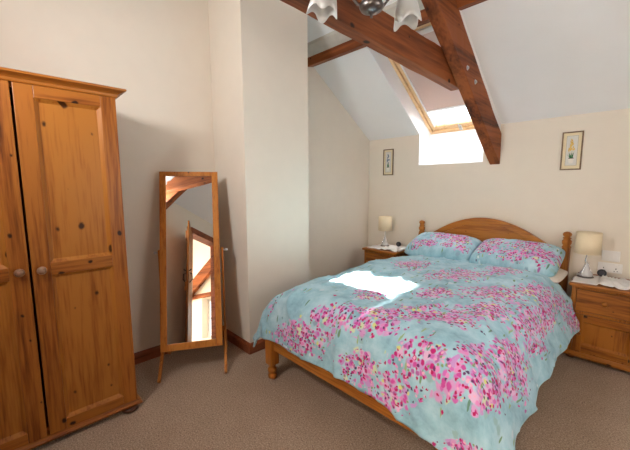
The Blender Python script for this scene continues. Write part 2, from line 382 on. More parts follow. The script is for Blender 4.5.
# landing beyond the doorway (seen in the mirror)
LX = 4.25
bm = B(); box(bm, XR + .12, LX, YF - .05, YF + .05, 0, 3.2)
wy0, wy1, wz0, wz1 = -5.12, -4.66, .62, 1.42
box(bm, LX, LX + .3, -6.1, wy0, 0, 3.2); box(bm, LX, LX + .3, wy1, YF + .05, 0, 3.2); box(bm, LX, LX + .3, wy0, wy1, 0, wz0); box(bm, LX, LX + .3, wy0, wy1, wz1, 3.2)
box(bm, 1.9, LX, -6.1, -6.0, 0, 3.2); box(bm, 1.9, 2.0, -6.0, YF - .12, 0, 3.2)
struct('wall_landing', bm, wall_m, 'pale wall of the landing beyond the doorway')
struct('ceiling', prism(B(), [(1.9, YF - .12, 3.0), (LX + .3, YF - .12, 3.0), (LX + .3, -6.1, 2.7), (1.9, -6.1, 2.7)], (0, 0, .1)), white_m, 'white landing ceiling')
g4 = thing('window_4', 'small landing window reflected in the cheval mirror', 'window'); g4['kind'] = 'structure'
bm = B(); x0, x1 = LX + .2, LX + .24
for a, b, c, d in ((wy0, wy0 + .05, wz0, wz1), (wy1 - .05, wy1, wz0, wz1), (wy0 + .05, wy1 - .05, wz0, wz0 + .05), (wy0 + .05, wy1 - .05, wz1 - .05, wz1), ((wy0 + wy1) / 2 - .02, (wy0 + wy1) / 2 + .02, wz0 + .05, wz1 - .05), (wy0 + .05, wy1 - .05, 1.0, 1.03)):
    box(bm, x0, x1, a, b, c, d)
obj('window_frame', bm, plastic, g4)
obj('window_pane', box(B(), LX + .215, LX + .22, wy0 + .03, wy1 - .03, wz0 + .03, wz1 - .03), pane_m, g4)
tag(obj('lintel_beam', box(B(), LX - .03, LX + .02, wy0 - .2, wy1 + .2, wz1 + .0, wz1 + .09), beam_y), 'dark wooden lintel over the small landing window', 'beam')
tag(obj('landing_rafter', bar(B(), (LX - .12, -5.5, 1.42), (LX - .12, -4.1, 2.68), .1, .20, (1, 0, 0)), beam_y), 'dark sloping rafter on the landing, reflected in the mirror', 'beam')

# door frame + leaf (seen only in the mirror)
d1 = thing('door_1', 'open pine ledged door with a black iron latch', 'door'); d1['kind'] = 'structure'
bm = B(); box(bm, DX0 - .07, DX0 + .02, YF - .13, YF + .018, 0, 2.03); box(bm, DX1 - .02, DX1 + .07, YF - .13, YF + .018, 0, 2.03); box(bm, DX0 + .02, DX1 - .02, YF - .13, YF + .018, 1.96, 2.05)
obj('door_frame', bm, skirt_m, d1)
hinge = Vector((2.215, -3.915, 0)); tip = Vector((1.66, -3.575, 0)); dd = (tip - hinge).normalized(); nn = Vector((dd.y, -dd.x, 0))
def dbox(bm, a0, a1, z0, z1, n0, n1):
    p = hinge
    return prism(bm, [p + dd * a0 + nn * n0 + Vector((0, 0, z0)), p + dd * a1 + nn * n0 + Vector((0, 0, z0)), p + dd * a1 + nn * n1 + Vector((0, 0, z0)), p + dd * a0 + nn * n1 + Vector((0, 0, z0))], (0, 0, z1 - z0))
LW = (tip - hinge).length
bm = B(); nb = 5
for k in range(nb): dbox(bm, k * LW / nb, (k + 1) * LW / nb - .004, .02, 1.86, 0, .022)
leaf = obj('door_leaf', bm, pine_v, d1, bevel=.003)
bm = B(); [dbox(bm, .03, LW - .03, z, z + .11, -.024, 0) for z in (.25, .95, 1.62)]; obj('ledge', bm, pine_x, leaf, bevel=.004)
bm = B(); q = hinge + dd * (LW - .05)
for s in (-1, 1):
    off = nn * (.03 if s > 0 else -.012)
    tube(bm, [q + off + Vector((0, 0, 1.17)), q + off + nn * s * .028 + Vector((0, 0, 1.16)), q + off + nn * s * .032 + Vector((0, 0, 1.09)), q + off + Vector((0, 0, 1.05))], .007)
    tube(bm, [q + off + Vector((0, 0, 1.2)), q + off + nn * s * .02 + dd * .05 + Vector((0, 0, 1.2))], .007)
obj('latch', bm, iron, leaf, smooth=True)

# skirting boards
def skirt(name, p, q, nrm, h=.085, th=.018):
    p, q, nrm = Vector(p), Vector(q), Vector(nrm)
    prof = [(0, 0), (th, 0), (th, h - .02), (th * .55, h - .008), (th * .35, h), (0, h)]
    bm = B(); prism(bm, [p + nrm * a + Vector((0, 0, b)) for a, b in prof], q - p)
    return struct(name, bm, skirt_m, 'dark stained wooden skirting board')
skirt('baseboard_left', (0, YF, 0), (0, -2.163, 0), (1, 0, 0))
skirt('baseboard_pier', (.0, -2.163, 0), (.494, -2.163, 0), (0, -1, 0))
skirt('baseboard_pier_front', (.476, -2.163, 0), (.476, -1.52, 0), (1, 0, 0))
skirt('baseboard_alcove', (0, -1.52, 0), (0, 0, 0), (1, 0, 0))
skirt('baseboard_back', (0.02, 0, 0), (XR, 0, 0), (0, -1, 0))
skirt('baseboard_right', (XR, YF, 0), (XR, 0, 0), (-1, 0, 0))

# ================= roof timbers =================
def worn_bar(x0, x1, pts_yz, name, mat, label, amp=.006, seg=26):
    """beam in the y-z plane; pts_yz = (lower near, lower far, upper far, upper near)"""
    bm = B(); a, b, c, d = [Vector((0, *p)) for p in pts_yz]; rows = []
    for i in range(seg + 1):
        f = i / seg; lo = a.lerp(b, f); hi = d.lerp(c, f); row = []
        for j, (x, P) in enumerate(((x0, lo), (x1, lo), (x1, hi), (x0, hi))):
            v = Vector((x, P.y, P.z)); n = noise.noise_vector(v * 4 + Vector((j * 7, 0, 0)))
            row.append(bm.verts.new(v + Vector((n.x, n.y * .3, n.z)) * amp))
        rows.append(row)
    for r, s in zip(rows, rows[1:]):
        for k in range(4): bm.faces.new((r[k], r[(k + 1) % 4], s[(k + 1) % 4], s[k]))
    bm.faces.new(rows[0][::-1]); bm.faces.new(rows[-1])
    return tag(obj(name, bm, mat, bevel=.006), label, 'beam')
raf = worn_bar(1.462, 1.552, [(0.0, 1.525), (YR, 1.525 - T * YR * 1.03), (YR, 1.815 - T * YR * 1.03), (0.0, 1.815)], 'rafter_beam', beam_y,
               'dark stained rafter running down to the wall above the bed, with two bolts')
bm = B()
for y, z in ((-.874, 2.207), (-.706, 2.14)): lathe(bm, [(.001, -.004), (.018, -.003), (.018, .002), (.010, .003), (.010, .010), (.001, .012)], (1.553, y, z), 14, 'X', True)
bo = obj('bolt', bm, steel, raf, smooth=False)
tie = worn_bar(1.372, 1.455, [(-3.68, 2.185), (-.74, 2.098), (-.90, 2.318), (-3.68, 2.318)], 'tie_beam', beam_y,
               'thick horizontal dark stained beam meeting the rafter, its end sunk behind it')
worn_bar(1.462, 1.552, [(YF, HF - .36), (YR, ZR - .36), (YR, ZR - .08), (YF, HF - .08)], 'rafter_beam', beam_y,
         'dark stained rafter under the front roof slope, glimpsed in the cheval mirror')
bm = B(); 
prism(bm, [(0, -1.00, 2.572), (0, -1.10, 2.548), (0, -1.10, 2.648), (0, -1.00, 2.66)], (XR, 0, 0))
pur = tag(obj('purlin_beam', bm, beam_x, bevel=.004), 'long horizontal orange-brown purlin above the roof window', 'beam')
bm = B(); [prism(bm, [(0, ya, HE - T * ya - h), (0, yb, HE - T * yb - h), (0, yb, HE - T * yb + .01), (0, ya, HE - T * ya + .01)], (XR, 0, 0)) for ya, yb, h in ((-1.102, -1.125, .012), (-1.140, -1.205, .030))]
obj('painted_packing', bm, plain('grey_white_packing', srgb(196, 190, 180), .8, noise_amt=.05), pur)
# white plaster packing between the rafter and the slope
bm = B(); prism(bm, [(1.475, 0, 1.80), (1.475, YR, 1.80 - T * YR), roof_b(1.475, YR), roof_b(1.475, 0)], (.065, 0, 0))
struct('trim_2', bm, white_m, 'white packing between rafter and ceiling')

# ---- duvet surface: (s across, t along the bed) -> world position
DUV_CX, DUV_Y0, DUV_TOP = 1.475, -0.40, 0.615
def ramp_arc(a, a0, a1, ang):
    """arc length a -> (run, drop); the slope angle grows from 0 at a0 to ang at a1"""
    if a <= a0: return a, 0.0
    run, drop = a0, 0.0
    n = 14
    e = min(a, a1)
    h = (e - a0) / n
    for i in range(n):
        q = ((a0 + (i + .5) * h) - a0) / (a1 - a0)
        ph = ang * (q * q * (3 - 2 * q))
        run += math.cos(ph) * h; drop += math.sin(ph) * h
    if a > a1:
        run += math.cos(ang) * (a - a1); drop += math.sin(ang) * (a - a1)
    return run, drop
S_MIN, S_MAX, T_MAX = -0.98, 1.00, 2.10
def duvet_base(s, t):
    if s >= 0: rx, dx = ramp_arc(s, .46, .86, 1.22)
    else:
        rx, dx = ramp_arc(-s, .42, .84, 1.30); rx = -rx
    ry, dy = ramp_arc(t, 1.64, 1.95, 1.42)
    d = (dx ** 2.6 + dy ** 2.6) ** (1 / 2.6)
    # gentle crown across the bed and towards the foot
    crown = .018 * math.cos(min(1.0, abs(s) / .8) * math.pi / 2) + .012 * math.sin(min(1, t / 1.7) * math.pi)
    if dx > 0 and dy > 0:
        k = min(1, dx / .2) * min(1, dy / .2)
        if s > 0: rx += .01 * k; d += .05 * k
        else: rx -= .03 * k; ry -= .02 * k; d += .01 * k
    return DUV_CX + rx, DUV_Y0 - ry, DUV_TOP + crown - d
CLUSTERS = [(-0.731, 1.527, 167.1, -65.3, 47.9), (-0.045, 1.799, 66.8, 68.9, 297.5), (-0.851, 0.975, 384.3, -105.8, 40.7), (-0.025, 1.497, 172.0, 44.4, 151.1), (0.184, 1.758, 70.5, 57.2, 191.4), (-0.274, 1.989, 32.7, 34.1, 119.0), (0.154, 1.979, 164.2, 134.5, 374.3), (0.204, 2.01, 101.4, 107.4, 270.5), (0.383, 2.01, 124.8, 100.5, 233.8), (0.483, 1.819, 84.0, 67.5, 211.3), (0.652, 1.708, 254.5, 68.2, 50.4), (0.652, 1.849, 412.3, 398.3, 745.1), (0.761, 1.708, 339.1, 87.2, 75.6), (0.801, 1.447, 113.2, 11.6, 30.4), (0.781, 1.799, 2241.4, 987.7, 574.0), (0.711, 2.05, 363.8, 411.4, 596.1), (0.433, 1.457, 127.0, 43.8, 77.5), (0.174, 1.678, 169.5, 109.2, 198.6), (-0.254, 0.603, 77.8, -11.0, 40.7), (0.174, 0.663, 59.7, 15.8, 29.8), (0.333, 0.271, 107.5, 14.1, 32.8), (0.244, 1.196, 163.1, 72.7, 112.9), (0.473, 0.924, 87.4, 32.1, 42.9), (0.612, 0.583, 408.7, 98.5, 46.0), (0.333, 1.487, 128.2, 59.4, 92.5), (0.552, 1.226, 192.3, 71.4, 60.5), (0.503, 1.467, 299.9, 133.2, 165.5), (0.721, 0.995, 217.5, 16.0, 25.6), (0.731, 0.442, 258.6, 25.3, 18.8), (0.92, 0.04, 145.6, 17.2, 14.2), (0.781, 0.723, 210.1, -12.1, 31.4), (0.721, 1.427, 764.4, 202.1, 116.2), (0.821, 1.075, 607.0, 134.4, 99.9)]

# ================= wardrobe =================
WY0, WY1, WXF = -3.85, -3.00, .555
wd = thing('wardrobe', 'tall two-door knotty pine wardrobe with panelled doors at the left edge', 'wardrobe', (WXF / 2, (WY0 + WY1) / 2, 0))
def wl(bm_fn, *a): pass
ox, oy = wd.location.x, wd.location.y
def lx(bm):  # world -> local of wardrobe
    for v in bm.verts: v.co.x -= ox; v.co.y -= oy
    return bm
bm = B()
box(bm, .03, WXF - .022, WY1 - .02, WY1 - .004, .07, 1.80); box(bm, .03, WXF - .022, WY0 + .004, WY0 + .02, .07, 1.80)
box(bm, .03, .045, WY0 + .02, WY1 - .02, .07, 1.80); box(bm, .045, WXF - .022, WY0 + .02, WY1 - .02, .07, .09); box(bm, .045, WXF - .022, WY0 + .02, WY1 - .02, 1.78, 1.80)
box(bm, WXF - .045, WXF - .022, WY0 + .02, WY0 + .05, .09, 1.78); box(bm, WXF - .045, WXF - .022, WY1 - .05, WY1 - .02, .09, 1.78)
obj('carcass', lx(bm), pine_v, wd)
def profile_run(bm, prof, x_front, y0, y1, x_back):
    """moulding with profile (out, z) mitred round the front and both ends"""
    rows = []
    for o_, z in prof:
        rows.append([bm.verts.new(p) for p in ((x_back, y0 - o_, z), (x_front + o_, y0 - o_, z), (x_front + o_, y1 + o_, z), (x_back, y1 + o_, z))])
    for a, b in zip(rows, rows[1:]):
        for k in range(3): bm.faces.new((a[k], a[k + 1], b[k + 1], b[k]))
        bm.faces.new((a[3], a[0], b[0], b[3]))
    bm.faces.new(rows[0]); bm.faces.new(rows[-1][::-1]); return bm
obj('cornice', lx(profile_run(B(), [(0, 1.802), (.004, 1.808), (.006, 1.818), (.016, 1.826), (.030, 1.832), (.040, 1.836), (.042, 1.844), (.036, 1.848)], WXF - .004, WY0, WY1, .02)), pine_y, wd)
obj('plinth', lx(profile_run(B(), [(.008, .026), (.016, .029), (.018, .038), (.012, .044), (.004, .048), (.002, .052)], WXF - .004, WY0, WY1, .02)), pine_y, wd, bevel=.001)
for yy in (WY0 + .06, WY1 - .045):
    for xx in (.08, WXF - .012):
        obj('foot', lx(lathe(B(), [(.022, 0), (.036, .003), (.044, .010), (.044, .018), (.030, .0255)], (xx, yy, 0), 20)), darkfoot, wd, smooth=True)

def panel_door(parent, y0, y1, z0, z1, x, hstiles, rails, knob, to_local, mv, mp, mh, th=.020, facing='X'):
    """frame-and-panel door on plane x (front), spanning y0..y1, z0..z1; rails = list of z intervals (solid)"""
    def bx(bm, a0, a1, b0, b1, d0, d1):   # a: across, b: height, d: depth measured back from the front face
        if facing == 'X': return box(bm, x - d1, x - d0, a0, a1, b0, b1)
        return box(bm, a0, a1, x + d0, x + d1, b0, b1)
    s = hstiles
    door = obj('door', to_local(bx(B(), y0 + .002, y1 - .002, z0 + .002, z1 - .002, th - .003, th)), mv, parent)
    for a, b in ((y0, y0 + s), (y1 - s, y1)): obj('stile', to_local(bx(B(), a, b, z0, z1, 0, th - .003)), mv, door, bevel=.0025)
    for a, b in rails: obj('rail', to_local(bx(B(), y0 + s, y1 - s, a, b, .0005, th - .003)), mh, door, bevel=.002)
    # chamfer moulding round each panel opening + raised panel
    ins = [(rails[i][1], rails[i + 1][0]) for i in range(len(rails) - 1)]
    for a, b in ins:
        bm = B(); m = .017; A0, A1 = y0 + s, y1 - s
        def P(u, v, d): return (x - d, u, v) if facing == 'X' else (u, x + d, v)
        outer = [P(A0, a, .001), P(A1, a, .001), P(A1, b, .001), P(A0, b, .001)]
        inner = [P(A0 + m, a + m, .0145), P(A1 - m, a + m, .0145), P(A1 - m, b - m, .0145), P(A0 + m, b - m, .0145)]
        ov = [bm.verts.new(p) for p in outer]; iv = [bm.verts.new(p) for p in inner]
        for k in range(4): bm.faces.new((ov[k], ov[(k + 1) % 4], iv[(k + 1) % 4], iv[k]))
        bm.faces.new(iv)
        # closed behind
        bk = [bm.verts.new(p) for p in (P(A0, a, th - .0032), P(A1, a, th - .0032), P(A1, b, th - .0032), P(A0, b, th - .0032))]
        for k in range(4): bm.faces.new((bk[k], bk[(k + 1) % 4], ov[(k + 1) % 4], ov[k]))
        bm.faces.new(bk[::-1])
        obj('panel', to_local(bm), mp, door)
    if knob:
        ky, kz, r = knob
        sgn = 1 if facing == 'X' else -1
        prof = [(r * .45, -.002), (r * .5, .006), (r * .45, .012), (r * .9, .018), (r, .026), (r * .85, .034), (r * .4, .039), (.001, .040)]
        prof = [(a, b * sgn) for a, b in prof]
        c = (x, ky, kz) if facing == 'X' else (ky, x, kz)
        obj('knob', to_local(lathe(B(), prof, c, 20, facing)), knobwood if facing == 'X' else ns_x, door, smooth=True)
    return door
WZ0, WZ1 = .055, 1.800
rl = [(WZ0, WZ0 + .055), (.888, .950), (WZ1 - .058, WZ1)]
panel_door(wd, -3.418, WY1 - .006, WZ0, WZ1, WXF, .072, rl, (-3.383, .922, .020), lx, pine_v, panel_v, pine_y)
panel_door(wd, WY0 + .006, -3.428, WZ0, WZ1, WXF, .072, rl, (-3.464, .926, .020), lx, pine_v, panel_v, pine_y)

# ================= cheval mirror =================
mh, mt = -.51, .256
mc = Vector((.30, -2.535, .813)); mW, mH = .414, 1.29
cm = thing('cheval_mirror', 'tilted full-length cheval mirror in an orange pine frame standing before the wall', 'mirror', (mc.x, mc.y, 0), mh)
# local: x = facing direction, y = across; tilt applied in the mesh
def mp_(dx, a, b):
    """dx out of the glass, a across, b up the frame -> local coords"""
    return Vector((dx * math.cos(mt) - b * math.sin(mt), a, mc.z + dx * math.sin(mt) + b * math.cos(mt)))
def mbox(bm, d0, d1, a0, a1, b0, b1): return prism(bm, [mp_(d0, a0, b0), mp_(d0, a1, b0), mp_(d0, a1, b1), mp_(d0, a0, b1)], mp_(d1, a0, b0) - mp_(d0, a0, b0))
fr = .044
bm = B(); mbox(bm, -.022, 0, -mW / 2, -mW / 2 + fr, -mH / 2, mH / 2); mbox(bm, -.022, 0, mW / 2 - fr, mW / 2, -mH / 2, mH / 2)
mbox(bm, -.022, 0, -mW / 2 + fr, mW / 2 - fr, mH / 2 - fr * .75, mH / 2); mbox(bm, -.022, 0, -mW / 2 + fr, mW / 2 - fr, -mH / 2, -mH / 2 + fr * 1.1)
mf = obj('mirror_frame', bm, mir_w, cm, bevel=.003)
obj('mirror_glass', mbox(B(), -.016, -.008, -mW / 2 + fr - .003, mW / 2 - fr + .003, -mH / 2 + fr, mH / 2 - fr * .7), m_mirror, mf)
obj('back_board', mbox(B(), -.028, -.0225, -mW / 2 + .01, mW / 2 - .01, -mH / 2 + .01, mH / 2 - .01), pine_v, mf)
PZ = .85
for s in (-1, 1):
    ya = s * (mW / 2 + (.017 if s > 0 else .007))
    bm = B(); bar(bm, (-.040, ya, .20), (-.040, ya, PZ + .02), .016, .034, (0, 1, 0))
    post = obj('stand_post', bm, mir_w, cm, bevel=.003)
    pf = Vector((.222, ya, 0)); pm = Vector((.10, ya, .135))
    def curved_leg(sx, r):
        pts = []
        for i in range(9):
            f = i / 8; pts.append(Vector((-.040 + sx * r * (f ** 1.35), ya, .235 * (1 - f) + .012)))
        bm = B(); rows = []
        for i, p in enumerate(pts):
            d = (pts[min(i + 1, 8)] - pts[max(i - 1, 0)]).normalized(); u = Vector((0, 1, 0)).cross(d)
            hw = .015 - .004 * i / 8
            rows.append([bm.verts.new(p + Vector((0, a * .010, 0)) + u * b * hw) for a, b in ((-1, -1), (1, -1), (1, 1), (-1, 1))])
        for a, b in zip(rows, rows[1:]):
            for k in range(4): bm.faces.new((a[k], a[(k + 1) % 4], b[(k + 1) % 4], b[k]))
        bm.faces.new(rows[0]); bm.faces.new(rows[-1][::-1])
        lo = min(v.co.z for v in bm.verts)
        for v in bm.verts: v.co.z -= lo * (1 - min(1, v.co.z / .23))
        return bm
    obj('leg', curved_leg(1, .262), mir_w, cm, bevel=.002); obj('leg', curved_leg(-1, .15), mir_w, cm, bevel=.002)
    bm = B(); tube(bm, [(-.040, ya - s * .015, PZ), (-.040, ya + s * .022, PZ)], .005); 
    c = (-.040, ya + s * .030, PZ); bmesh.ops.create_uvsphere(bm, u_segments=14, v_segments=8, radius=.011, matrix=Matrix.Translation(c))
    obj('pivot_knob', bm, steel, cm, smooth=True)
obj('stretcher', bar(B(), (-.045, -mW / 2 - .005, .225), (-.045, mW / 2 + .01, .225), .02, .04, (1, 0, 0)), mir_w, cm, bevel=.003)

# ================= bed =================
BX0, BX1, BYH, BYF = .835, 2.115, -.075, -2.235
bed = thing('double_bed', 'pine double bed with an arched headboard and turned posts', 'bed', (DUV_CX_ := 1.475, -1.15, 0))
bxo, byo = 1.475, -1.15
def lb(bm):
    for v in bm.verts: v.co.x -= bxo; v.co.y -= byo
    return bm
def square_post(bm, x, y, z0, z1, h=.029): return box(bm, x - h, x + h, y - h, y + h, z0, z1)
for px in (.808, 2.130):
    bm = B(); square_post(bm, px, BYH, .10, .80, .027)
    post = obj('head_post', lb(bm), bed_z, bed, bevel=.005)
    lathe_prof = [(.026, .798), (.029, .806), (.023, .814), (.023, .822), (.029, .834), (.030, .856), (.023, .868), (.020, .872), (.026, .877), (.026, .883), (.017, .889), (.024, .898), (.028, .911), (.024, .925), (.012, .934), (.002, .936)]
    obj('finial', lb(lathe(B(), [(r_ * 1.15, z_) for r_, z_ in lathe_prof], (px, BYH, 0), 24)), bed_z, post, smooth=True)
    obj('foot_turning', lb(lathe(B(), [(.018, 0), (.024, .006), (.025, .030), (.019, .04), (.026, .055), (.027, .08), (.022, .101)], (px, BYH, 0), 20)), bed_z, post, smooth=True)
for px in (.868, 2.095):
    bm = B(); square_post(bm, px, BYF, .105, .335, .035)
    post = obj('foot_post', lb(bm), bed_z, bed, bevel=.006)
    obj('foot_turning', lb(lathe(B(), [(.022, 0), (.030, .008), (.031, .028), (.024, .036), (.024, .042), (.031, .050), (.032, .072), (.024, .082), (.023, .090), (.031, .106)], (px, BYF, 0), 24)), bed_z, post, smooth=True)
# headboard: a slab with arched upper panel
def arch_pts(x0, x1, zb, za, n=26, p=1.0):
    pts = []
    for i in range(n + 1):
        u = -1 + 2 * i / n
        pts.append((x0 + (x1 - x0) * i / n, zb + (za - zb) * (max(0, 1 - abs(u) ** 2.0)) ** 1.12))
    return pts
HB0, HB1 = .835, 2.103
bm = B(); box(bm, HB0, HB1, BYH - .012, BYH + .012, .35, .765)
hb = obj('headboard', lb(bm), bed_x, bed, bevel=.002)
# arched crest rail: thick band
o_ = arch_pts(.895, 2.045, .785, 1.008); i_ = arch_pts(.985, 1.955, .772, .950)
bm = B(); rows = []
nA = len(o_)
for (xo, zo), (xi, zi) in zip(o_, i_):
    rows.append([bm.verts.new(p) for p in ((xo, BYH - .022, zo), (xo, BYH + .016, zo), (xi, BYH + .016, zi), (xi, BYH - .022, zi))])
for a, b in zip(rows, rows[1:]):
    for k in range(4): bm.faces.new((a[k], a[(k + 1) % 4], b[(k + 1) % 4], b[k]))
bm.faces.new(rows[0]); bm.faces.new(rows[-1][::-1])
obj('crest_rail', lb(bm), bed_x, hb, bevel=.004)
bm = B(); poly = [(x, BYH - .002, z + .002) for x, z in i_] + [(2.03, BYH - .002, .762), (.90, BYH - .002, .762)]
prism(bm, poly, (0, .014, 0)); obj('arch_panel', lb(bm), bed_x, hb)
bm = B(); box(bm, HB0, HB1, BYH - .020, BYH + .016, .750, .786); obj('headboard_rail', lb(bm), bed_x, hb, bevel=.005)
bm = B(); box(bm, .868 + .031, 2.095 - .031, BYF - .012, BYF + .016, .215, .325); obj('foot_rail', lb(bm), bed_x, bed, bevel=.004)
for sx in (.853, 2.110):
    bm = B(); box(bm, sx - .012, sx + .012, BYF + .031, BYH - .027, .222, .36); obj('side_rail', lb(bm), bed_z, bed, bevel=.003)

bm = B(); box(bm, .868, 2.095, -2.19, -.105, .30, .535)
mat_o = tag(obj('mattress', bm, sheet_m, bevel=.05, seg=4), 'cream mattress with sheet on the pine bed, mostly under the floral duvet', 'mattress')

# ---- fabric grids with a printed pattern in cloth coordinates
def grid_cloth(name, f, us, vs, pat, masks, mat, parent=None, thick=.012, shift=(0, 0)):
    verts, faces = [], []
    for u in us:
        for v in vs: verts.append(f(u, v))
    nv = len(vs)
    for i in range(len(us) - 1):
        for j in range(nv - 1): faces.append((i * nv + j, (i + 1) * nv + j, (i + 1) * nv + j + 1, i * nv + j + 1))
    me = bpy.data.meshes.new(name); me.from_pydata(verts, [], faces); me.update()
    for p in me.polygons: p.use_smooth = True
    [me.attributes.new(n_, t_, 'POINT') for n_, t_ in (('pat', 'FLOAT_VECTOR'), ('fm', 'FLOAT'), ('fs', 'FLOAT'))]; a, b, c = (me.attributes[n_] for n_ in ('pat', 'fm', 'fs'))
    k = 0
    for u in us:
        for v in vs:
            s, t = pat(u, v)
            a.data[k].vector = (s + shift[0], t + shift[1], 0)
            m = 0; st = .10
            nz = noise.noise(Vector((s * 9 + shift[0], t * 9, 3.1)))
            for cs, ct, m00, m01, m11 in masks:
                ds, dt = s - cs, t - ct
                if abs(ds) > .5 or abs(dt) > .5: continue
                q = m00 * ds * ds + 2 * m01 * ds * dt + m11 * dt * dt
                m = max(m, math.exp(-(q ** 1.5) * .55))
                dt2 = dt - .06; q2 = m00 * ds * ds + 2 * m01 * ds * dt2 + m11 * dt2 * dt2
                st = max(st, .25 * math.exp(-q2 * .7))
            m = max(0, min(1, (m + nz * .35) - .12))
            b.data[k].value = m; c.data[k].value = st
            k += 1
    me.materials.append(mat)
    o = bpy.data.objects.new(name, me); col.objects.link(o)
    if parent: o.parent = parent
    if thick:
        so = o.modifiers.new('thickness', 'SOLIDIFY'); so.thickness = thick; so.offset = -1
    return o
def frange(a, b, n): return [a + (b - a) * i / (n - 1) for i in range(n)]
def duvet_pos(s, t):
    x, y, z = duvet_base(s, t)
    dn = .0
    hang = max(0, min(1, (DUV_TOP - z) / .12))
    # puffy filling, softer creases
    dn += .016 * noise.noise(Vector((s * 2.3, t * 2.3, 1.7))) + .010 * noise.noise(Vector((s * 5.5 + 9, t * 4.5, 4.2)))
    r1 = 1 - abs(noise.noise(Vector((s * 4 + t * 1.5, t * 2.0 - s, 8.8)))) * 2
    dn += .017 * max(0, r1) ** 4
    r2 = 1 - abs(noise.noise(Vector((s * 9 - t * 3, t * 5 + s * 2, 2.2)))) * 2
    dn += .007 * max(0, r2) ** 3
    # folds that hang down the foot and sides
    foot = max(0, min(1, (t - 1.7) / .3)); side = max(0, min(1, (abs(s) - .62) / .3))
    dn += foot * .006 * math.sin(s * 17 + 2 * noise.noise(Vector((s * 3, 0, 0)))) + side * .006 * math.sin(t * 15 + 2.5 * noise.noise(Vector((t * 2.5, 5, 0))))
    # outward direction
    e = .01; 
    a = Vector(duvet_base(s + e, t)) - Vector(duvet_base(s - e, t)); b_ = Vector(duvet_base(s, t - e)) - Vector(duvet_base(s, t + e))
    n = a.cross(b_); n = n.normalized() if n.length > 1e-9 else Vector((0, 0, 1))
    if n.z < -.2: n = -n
    p = Vector((x, y, z)) + n * dn
    # wavy hems
    p.z += .006 * math.sin(s * 11) * foot
    sd = max(0, min(1, (s - .55) / .4)) * max(0, 1 - t / .6); p.y -= .085 * sd; p.x += .02 * sd
    hh = max(0, min(1, (s - .30) / .35)); p.z -= .045 * foot * hh * hh * (3 - 2 * hh)
    # dip where the pillows press
    if t < .25: p.z -= .02 * (1 - t / .25)
    return tuple(p)
duv = grid_cloth('duvet', duvet_pos, frange(S_MIN, S_MAX, 190), frange(0, T_MAX, 210), lambda u, v: (u, v), CLUSTERS, floral_m, thick=.012)
tag(duv, 'pale blue duvet with pink floral print spread over the bed', 'duvet')

# ---- pillows
def pillow(name, loc, w, d, th, tilt, rz, masks, shift, mat, label, cat='pillow', group=None, seed=0):
    hw, hd = w / 2, d / 2
    def surf(side):
        def f(u, v):
            au, av = abs(u), abs(v)
            prof = (max(0, 1 - au ** 4) ** .5) * (max(0, 1 - av ** 3.2) ** .5)
            pin = 1 - .06 * (av ** 2) * (au < 2); piv = 1 - .07 * (au ** 2)
            x = u * hw * (1 - .05 * av ** 4); y = v * hd * (1 - .06 * au ** 4)
            z = side * th / 2 * prof
            z += (.007 * noise.noise(Vector((u * 3 + seed, v * 3, side)))) * prof
            r = 1 - abs(noise.noise(Vector((u * 5 + seed, v * 4 + 3, side * 2)))) * 2
            z += side * .006 * max(0, r) ** 3 * prof
            return (x, y, z)
        return f
    us = frange(-1, 1, 61); vs = frange(-1, 1, 43)
    # one closed surface: top and bottom sheets share the seam
    verts, faces, pats = [], [], []
    idx = {}
    for side in (1, -1):
        for i, u in enumerate(us):
            for j, v in enumerate(vs):
                edge = i in (0, 60) or j in (0, 42)
                if edge and side == -1: idx[(side, i, j)] = idx[(1, i, j)]; continue
                idx[(side, i, j)] = len(verts); verts.append(surf(side)(u, v)); pats.append((u * hw, v * hd * -1, side))
    for side in (1, -1):
        for i in range(60):
            for j in range(42):
                q = [idx[(side, i, j)], idx[(side, i + 1, j)], idx[(side, i + 1, j + 1)], idx[(side, i, j + 1)]]
                faces.append(q if side == 1 else q[::-1])
    me = bpy.data.meshes.new(name); me.from_pydata(verts, [], faces); me.update()
    for p in me.polygons: p.use_smooth = True
    [me.attributes.new(n_, t_, 'POINT') for n_, t_ in (('pat', 'FLOAT_VECTOR'), ('fm', 'FLOAT'), ('fs', 'FLOAT'))]; a, b, c = (me.attributes[n_] for n_ in ('pat', 'fm', 'fs'))
    for k, (s, t, side) in enumerate(pats):
        a.data[k].vector = (s + shift[0], t + shift[1], 0)
        m = 0
        for cs, ct, rs, r_t in masks:
            q = ((s - cs) / rs) ** 2 + ((t - ct) / r_t) ** 2; m = max(m, math.exp(-(q ** 1.4) * .5))
        b.data[k].value = max(0, min(1, m + .3 * noise.noise(Vector((s * 10 + seed, t * 10, 0))) - .08)); c.data[k].value = .15
    me.materials.append(mat)
    o = bpy.data.objects.new(name, me); col.objects.link(o)
    o.location = loc; o.rotation_euler = (tilt, 0, rz)
    return tag(o, label, cat, group)
P1 = [(-.20, .12, .05, .05), (.02, -.08, .13, .07), (.17, -.03, .07, .10), (-.08, .10, .09, .04), (.24, .10, .05, .04), (.10, .10, .06, .03)]
P2 = [(-.22, -.02, .09, .12), (.10, -.04, .10, .10), (.20, .06, .10, .09), (.02, .12, .12, .05), (-.16, .12, .06, .03)]
pillow('pillow', (1.150, -.292, .700), .67, .44, .20, .34, .0, P1, (5, 3), floral_m, 'floral pillow at the head of the bed, nearer the alcove and left-hand lamp', seed=1)
pillow('pillow', (1.812, -.302, .704), .66, .44, .21, .34, -.02, P2, (9, 1), floral_m, 'floral pillow at the head of the bed, nearer the right-hand lamp', seed=4)
pillow('pillow', (1.825, -.320, .600), .70, .42, .085, .03, 0, [], (1, 1), sheet_m, 'plain cream pillow beneath the right-hand floral pillow', seed=6)

